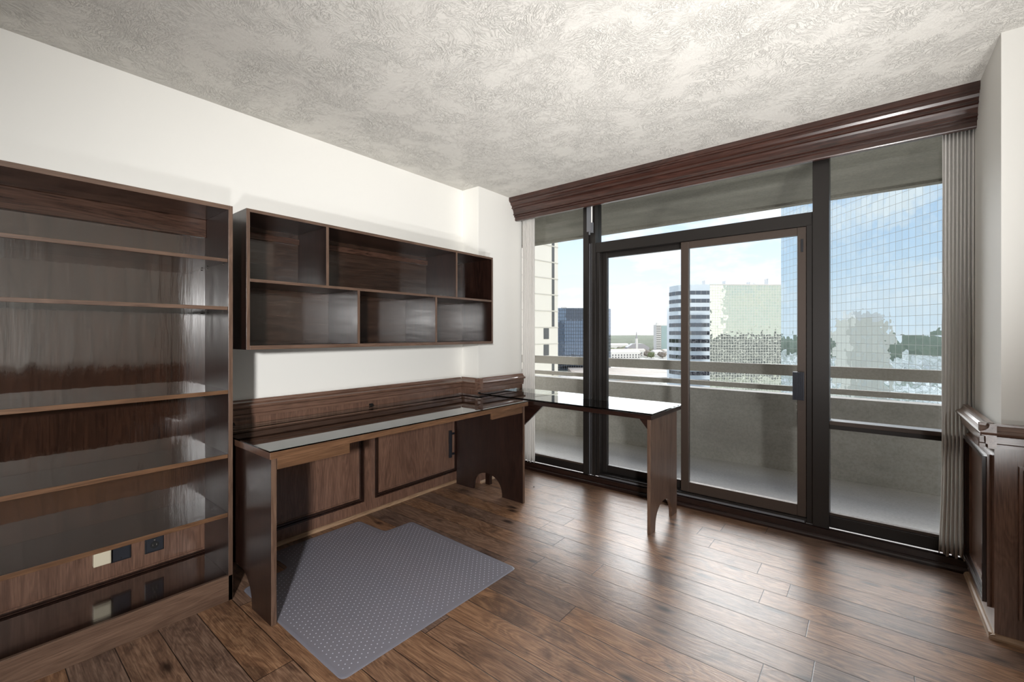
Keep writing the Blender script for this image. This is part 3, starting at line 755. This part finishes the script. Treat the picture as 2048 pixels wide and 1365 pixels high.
# local +y points left of travel; the visible side is to the right: extrude towards +y
B(0, Ln, 0, 16, 0, 74).build('wall', 'cream', t)
for k in range(24):
    z = 14.27-G+2.96*6-2.96*k
    if z < 1: break
    B(-.05, Ln+.05, -.06, 0, z-.09, z+.09).build('floor_joint', 'groove', t)
for k in range(-5, 18):
    z1 = 14.27-G-2.96*k; z0 = z1-2.96
    if z0 < 1: break
    lower = k in (4, 5)
    a_, b_ = ((Ln-4.03, Ln-2.6) if lower else (Ln-1.77, Ln-1.06))
    B(a_, b_, -.05, .02, z0+(.85 if lower else .15), z1-(.15 if lower else .12)).build('window', 'tower_win', t)

# cream apartment block off to the left, seen mirrored in the blue tower
t, Ln = bld('cream_apartment_block', 'broad cream block mirrored in the blue glass tower', (262, -86), (250, -50))
B(0, Ln, 0, 9, 0, 50).build('wall', 'tan_precast', t)
B(4, Ln-6, 2, 7, 50, 54).build('penthouse', 'white_b', t)
for k in range(4): B(4+k*9, 6+k*9, -.1, 0, 2, 46).build('window_strip', 'groove', t)
# cream neighbour mirrored in the green wall
t, Ln = bld('cream_slab_tower', 'tall cream slab mirrored as a pale stripe in the green glass wall', (-6, 199), (-6, 216))
B(0, Ln, -14, 0, 0, 110).build('wall', 'white_b', t)
t, Ln = bld('dark_podium_block', 'low dark block mirrored in the bottom of the green glass wall', (2, 140), (2, 300))
B(0, Ln, -7, 0, 0, 40).build('wall', 'asphalt', t)  # unseen block, added to darken the lower reflection in the green wall
for k in range(9): B(0, Ln, 0, .2, 2+4.2*k, 3.0+4.2*k).build('floor_band', 'roof_g', t)

# distant high-rise
t, Ln = bld('distant_highrise', 'small distant pale high-rise with teal balconies beside the striped block', (900, 293), (900, 316))
B(0, Ln, 0, 18, 0, 60).build('wall', 'white_b', t)
B(10, Ln, -1, 0, 0, 58).build('balcony_stack', 'hi_glass', t)
for k in range(15): B(0, 9, -.3, 0, 3+3.8*k, 4.6+3.8*k).build('window_band', 'tower_win', t)
B(2, 8, 4, 10, 60, 64).build('rooftop_unit', 'white_b', t)
# church
t, Ln = bld('church', 'grey-roofed church with a tall thin steeple in the distance', (900, 236), (900, 277))
MB().prism([(-2, 0), (-2, 14), (Ln*.25, 21.5), (Ln*.75, 21.5), (Ln+2, 14), (Ln+2, 0)], 0, 20, 'y').build('nave', 'roof_g', t)
B(0, Ln, -.3, 0, 0, 8).build('nave_wall', 'white_b', t)
B(15, 19.5, -1, 5, 0, 32).build('bell_tower', 'white_b', t)
MB().cyl((17.2, 2, 32), 2.0, 16, 'z', 8, .1).build('spire', 'roof_g', t)
# townhouse rows
for i, (D, L0, L1, hgt, lb) in enumerate(((985, 218, 262, 17, 'white terrace with dark windows behind the dark glass block, nearest the church'), (800, 178, 244, 11, 'long white row of townhouses in front of the church'),
          (730, 163, 214, 11, 'long white row of townhouses closest to the railing'), (1000, 268, 300, 9, 'pale low block right of the church'), (820, 264, 282, 8, 'small tan house right of the white townhouse rows'),
          (845, 292, 304, 9, 'small white house below the distant high-rise'))):
    t, Ln = bld('townhouse_row', lb, (D, L0), (D+12, L1), 'building', 'low houses in the middle distance')
    B(0, Ln, 0, 12, 0, hgt).build('wall', 'white_b', t)
    MB().prism([(12.5, hgt), (-.5, hgt), (6, hgt+3.2)], -.5, Ln+.5, 'x').build('roof', 'roof_t' if i % 2 else 'white_b', t)
    n = int(Ln/5)
    for k in range(n):
        B(2+k*Ln/n, 4.4+k*Ln/n, -.15, 0, 1.5, 3.6).build('window', 'tower_win', t)
        if hgt > 8.5: B(2+k*Ln/n, 4.4+k*Ln/n, -.15, 0, 5.2, 7.4).build('window', 'tower_win', t)
# parking deck and roads between the rails
def flat(name, lb, cat, pts, z0, z1, mat):
    o = MB().prism([(P(D, L).x, P(D, L).y) for D, L in pts], z0, z1, 'z').build(name, mat); tag(o, lb, cat); return o
t = flat('parking_deck', 'wide tan parking deck with pale stripes seen between the balcony rails', 'parking deck', [(385, 55), (385, 135), (478, 165), (478, 60)], G, G+5, 'deck')
for k in range(5):
    D0 = 390+k*17
    MB().prism([(P(D, L).x, P(D, L).y) for D, L in ((D0, 60), (D0+3, 60), (D0+14, 150), (D0+11, 150))], G+5, G+5.2, 'z').build('parking_stripe', 'road', t)
flat('elevated_road', 'pale concrete overpass crossing the gap under the top rail', 'road', [(300, 0), (330, 130), (350, 130), (322, 0)], G+8, G+9.5, 'road')
flat('road', 'pale concrete road beyond the parking deck', 'road', [(560, -40), (600, 230), (630, 230), (590, -40)], G+.1, G+.5, 'road')
flat('dark_road', 'dark asphalt street under the overpass', 'road', [(270, -20), (285, 130), (300, 130), (292, -20)], G+.1, G+.4, 'asphalt')
flat('low_roof', 'flat white roof nearest below the balcony', 'building', [(200, -10), (215, 62), (262, 62), (255, -10)], G, G+7, 'white_b')

# distant tree canopy, past counting
vs = []; fs = []; NR, NA = 34, 150
for i in range(NR):
    D = 1060*(1.075**i)
    for j in range(NA):
        a = math.radians(-75+150*j/(NA-1)); r = D*(1+random.uniform(-.02, .02))
        v = FV*(r*math.cos(a))+RV*(r*math.sin(a))
        vs.append((v.x, v.y, G+(0 if i == 0 else 9+random.uniform(-4.5, 5.5))))
for i in range(NR-1):
    for j in range(NA-1): k = i*NA+j; fs.append((k, k+1, k+NA+1, k+NA))
o = MB().add(vs, fs).build('woodland', 'wood_far', smooth=False)
tag(o, 'band of dull green woodland along the horizon', 'trees', kind='stuff')
# nearer trees, individually
def make_tree(name, mat, r):
    t = bpy.data.objects.new(name, None); C.objects.link(t); t['_o'] = (0, 0, 0)
    bm = bmesh.new(); bmesh.ops.create_icosphere(bm, subdivisions=3, radius=r)
    for v in bm.verts:
        n = v.co.normalized(); v.co *= 1+.16*math.sin(n.x*9+n.z*5+r)+.12*math.sin(n.y*13+n.z*11); v.co.z = v.co.z*.8+r*1.15
    me = bpy.data.meshes.new('foliage'); bm.to_mesh(me); bm.free(); me.materials.append(M[mat])
    c = bpy.data.objects.new('foliage', me); C.objects.link(c); c.parent = t
    MB().cyl((0, 0, 0), .5, r*.7, 'z', 8).build('trunk', 'trunk', t)
    return t
def copy_thing(o):
    c = o.copy(); C.objects.link(c)
    for ch in o.children: d_ = ch.copy(); C.objects.link(d_); d_.parent = c
    return c
protos = [make_tree('tree', 'leaf', 7), make_tree('tree', 'leaf2', 6), make_tree('tree', 'leaf3', 7)]
used = [0, 0, 0]
kinds = ['dull green tree in the middle distance, left of the striped office block', 'bare brownish winter tree in the middle distance, left of the striped block', 'bright yellow-green tree at the foot of the distant high-rise']
grp = ['green trees in the middle distance', 'bare trees in the middle distance', 'yellow-green trees by the distant high-rise']
spots = [(884, 297, 2), (884, 313, 2)]
rects = [(985, 1000, 215, 266), (798, 830, 174, 248), (728, 760, 158, 218), (700, 770, 150, 222), (996, 1030, 262, 306), (816, 848, 256, 288), (876, 906, 282, 310), (896, 924, 232, 282), (896, 924, 288, 320), (838, 866, 284, 312)]
tries = 0
while len(spots) < 46 and tries < 6000:
    tries += 1
    D = random.uniform(745, 990); a = random.uniform(.222, .350); L_ = D*a
    if any(r[0]-10 < D < r[1]+10 and r[2]-10 < L_ < r[3]+10 for r in rects): continue
    if any((D-p[0])**2+(L_-p[1])**2 < 16**2 for p in spots): continue
    spots.append((D, L_, 1 if (a > .27 and random.random() < .7) or random.random() < .3 else 0))
for D, L, k in spots:
    o = protos[k] if not used[k] else copy_thing(protos[k]); used[k] = 1
    p = P(D, L); o.location = (p.x, p.y, G); s_ = random.uniform(.75, 1.1); o.scale = (s_, s_, s_*random.uniform(.8, 1.1)); o.rotation_euler.z = random.uniform(0, 6)
    o['label'] = kinds[k]; o['category'] = 'tree'; o['group'] = grp[k]

for o in bpy.data.objects:
    if '_o' in o: del o['_o']
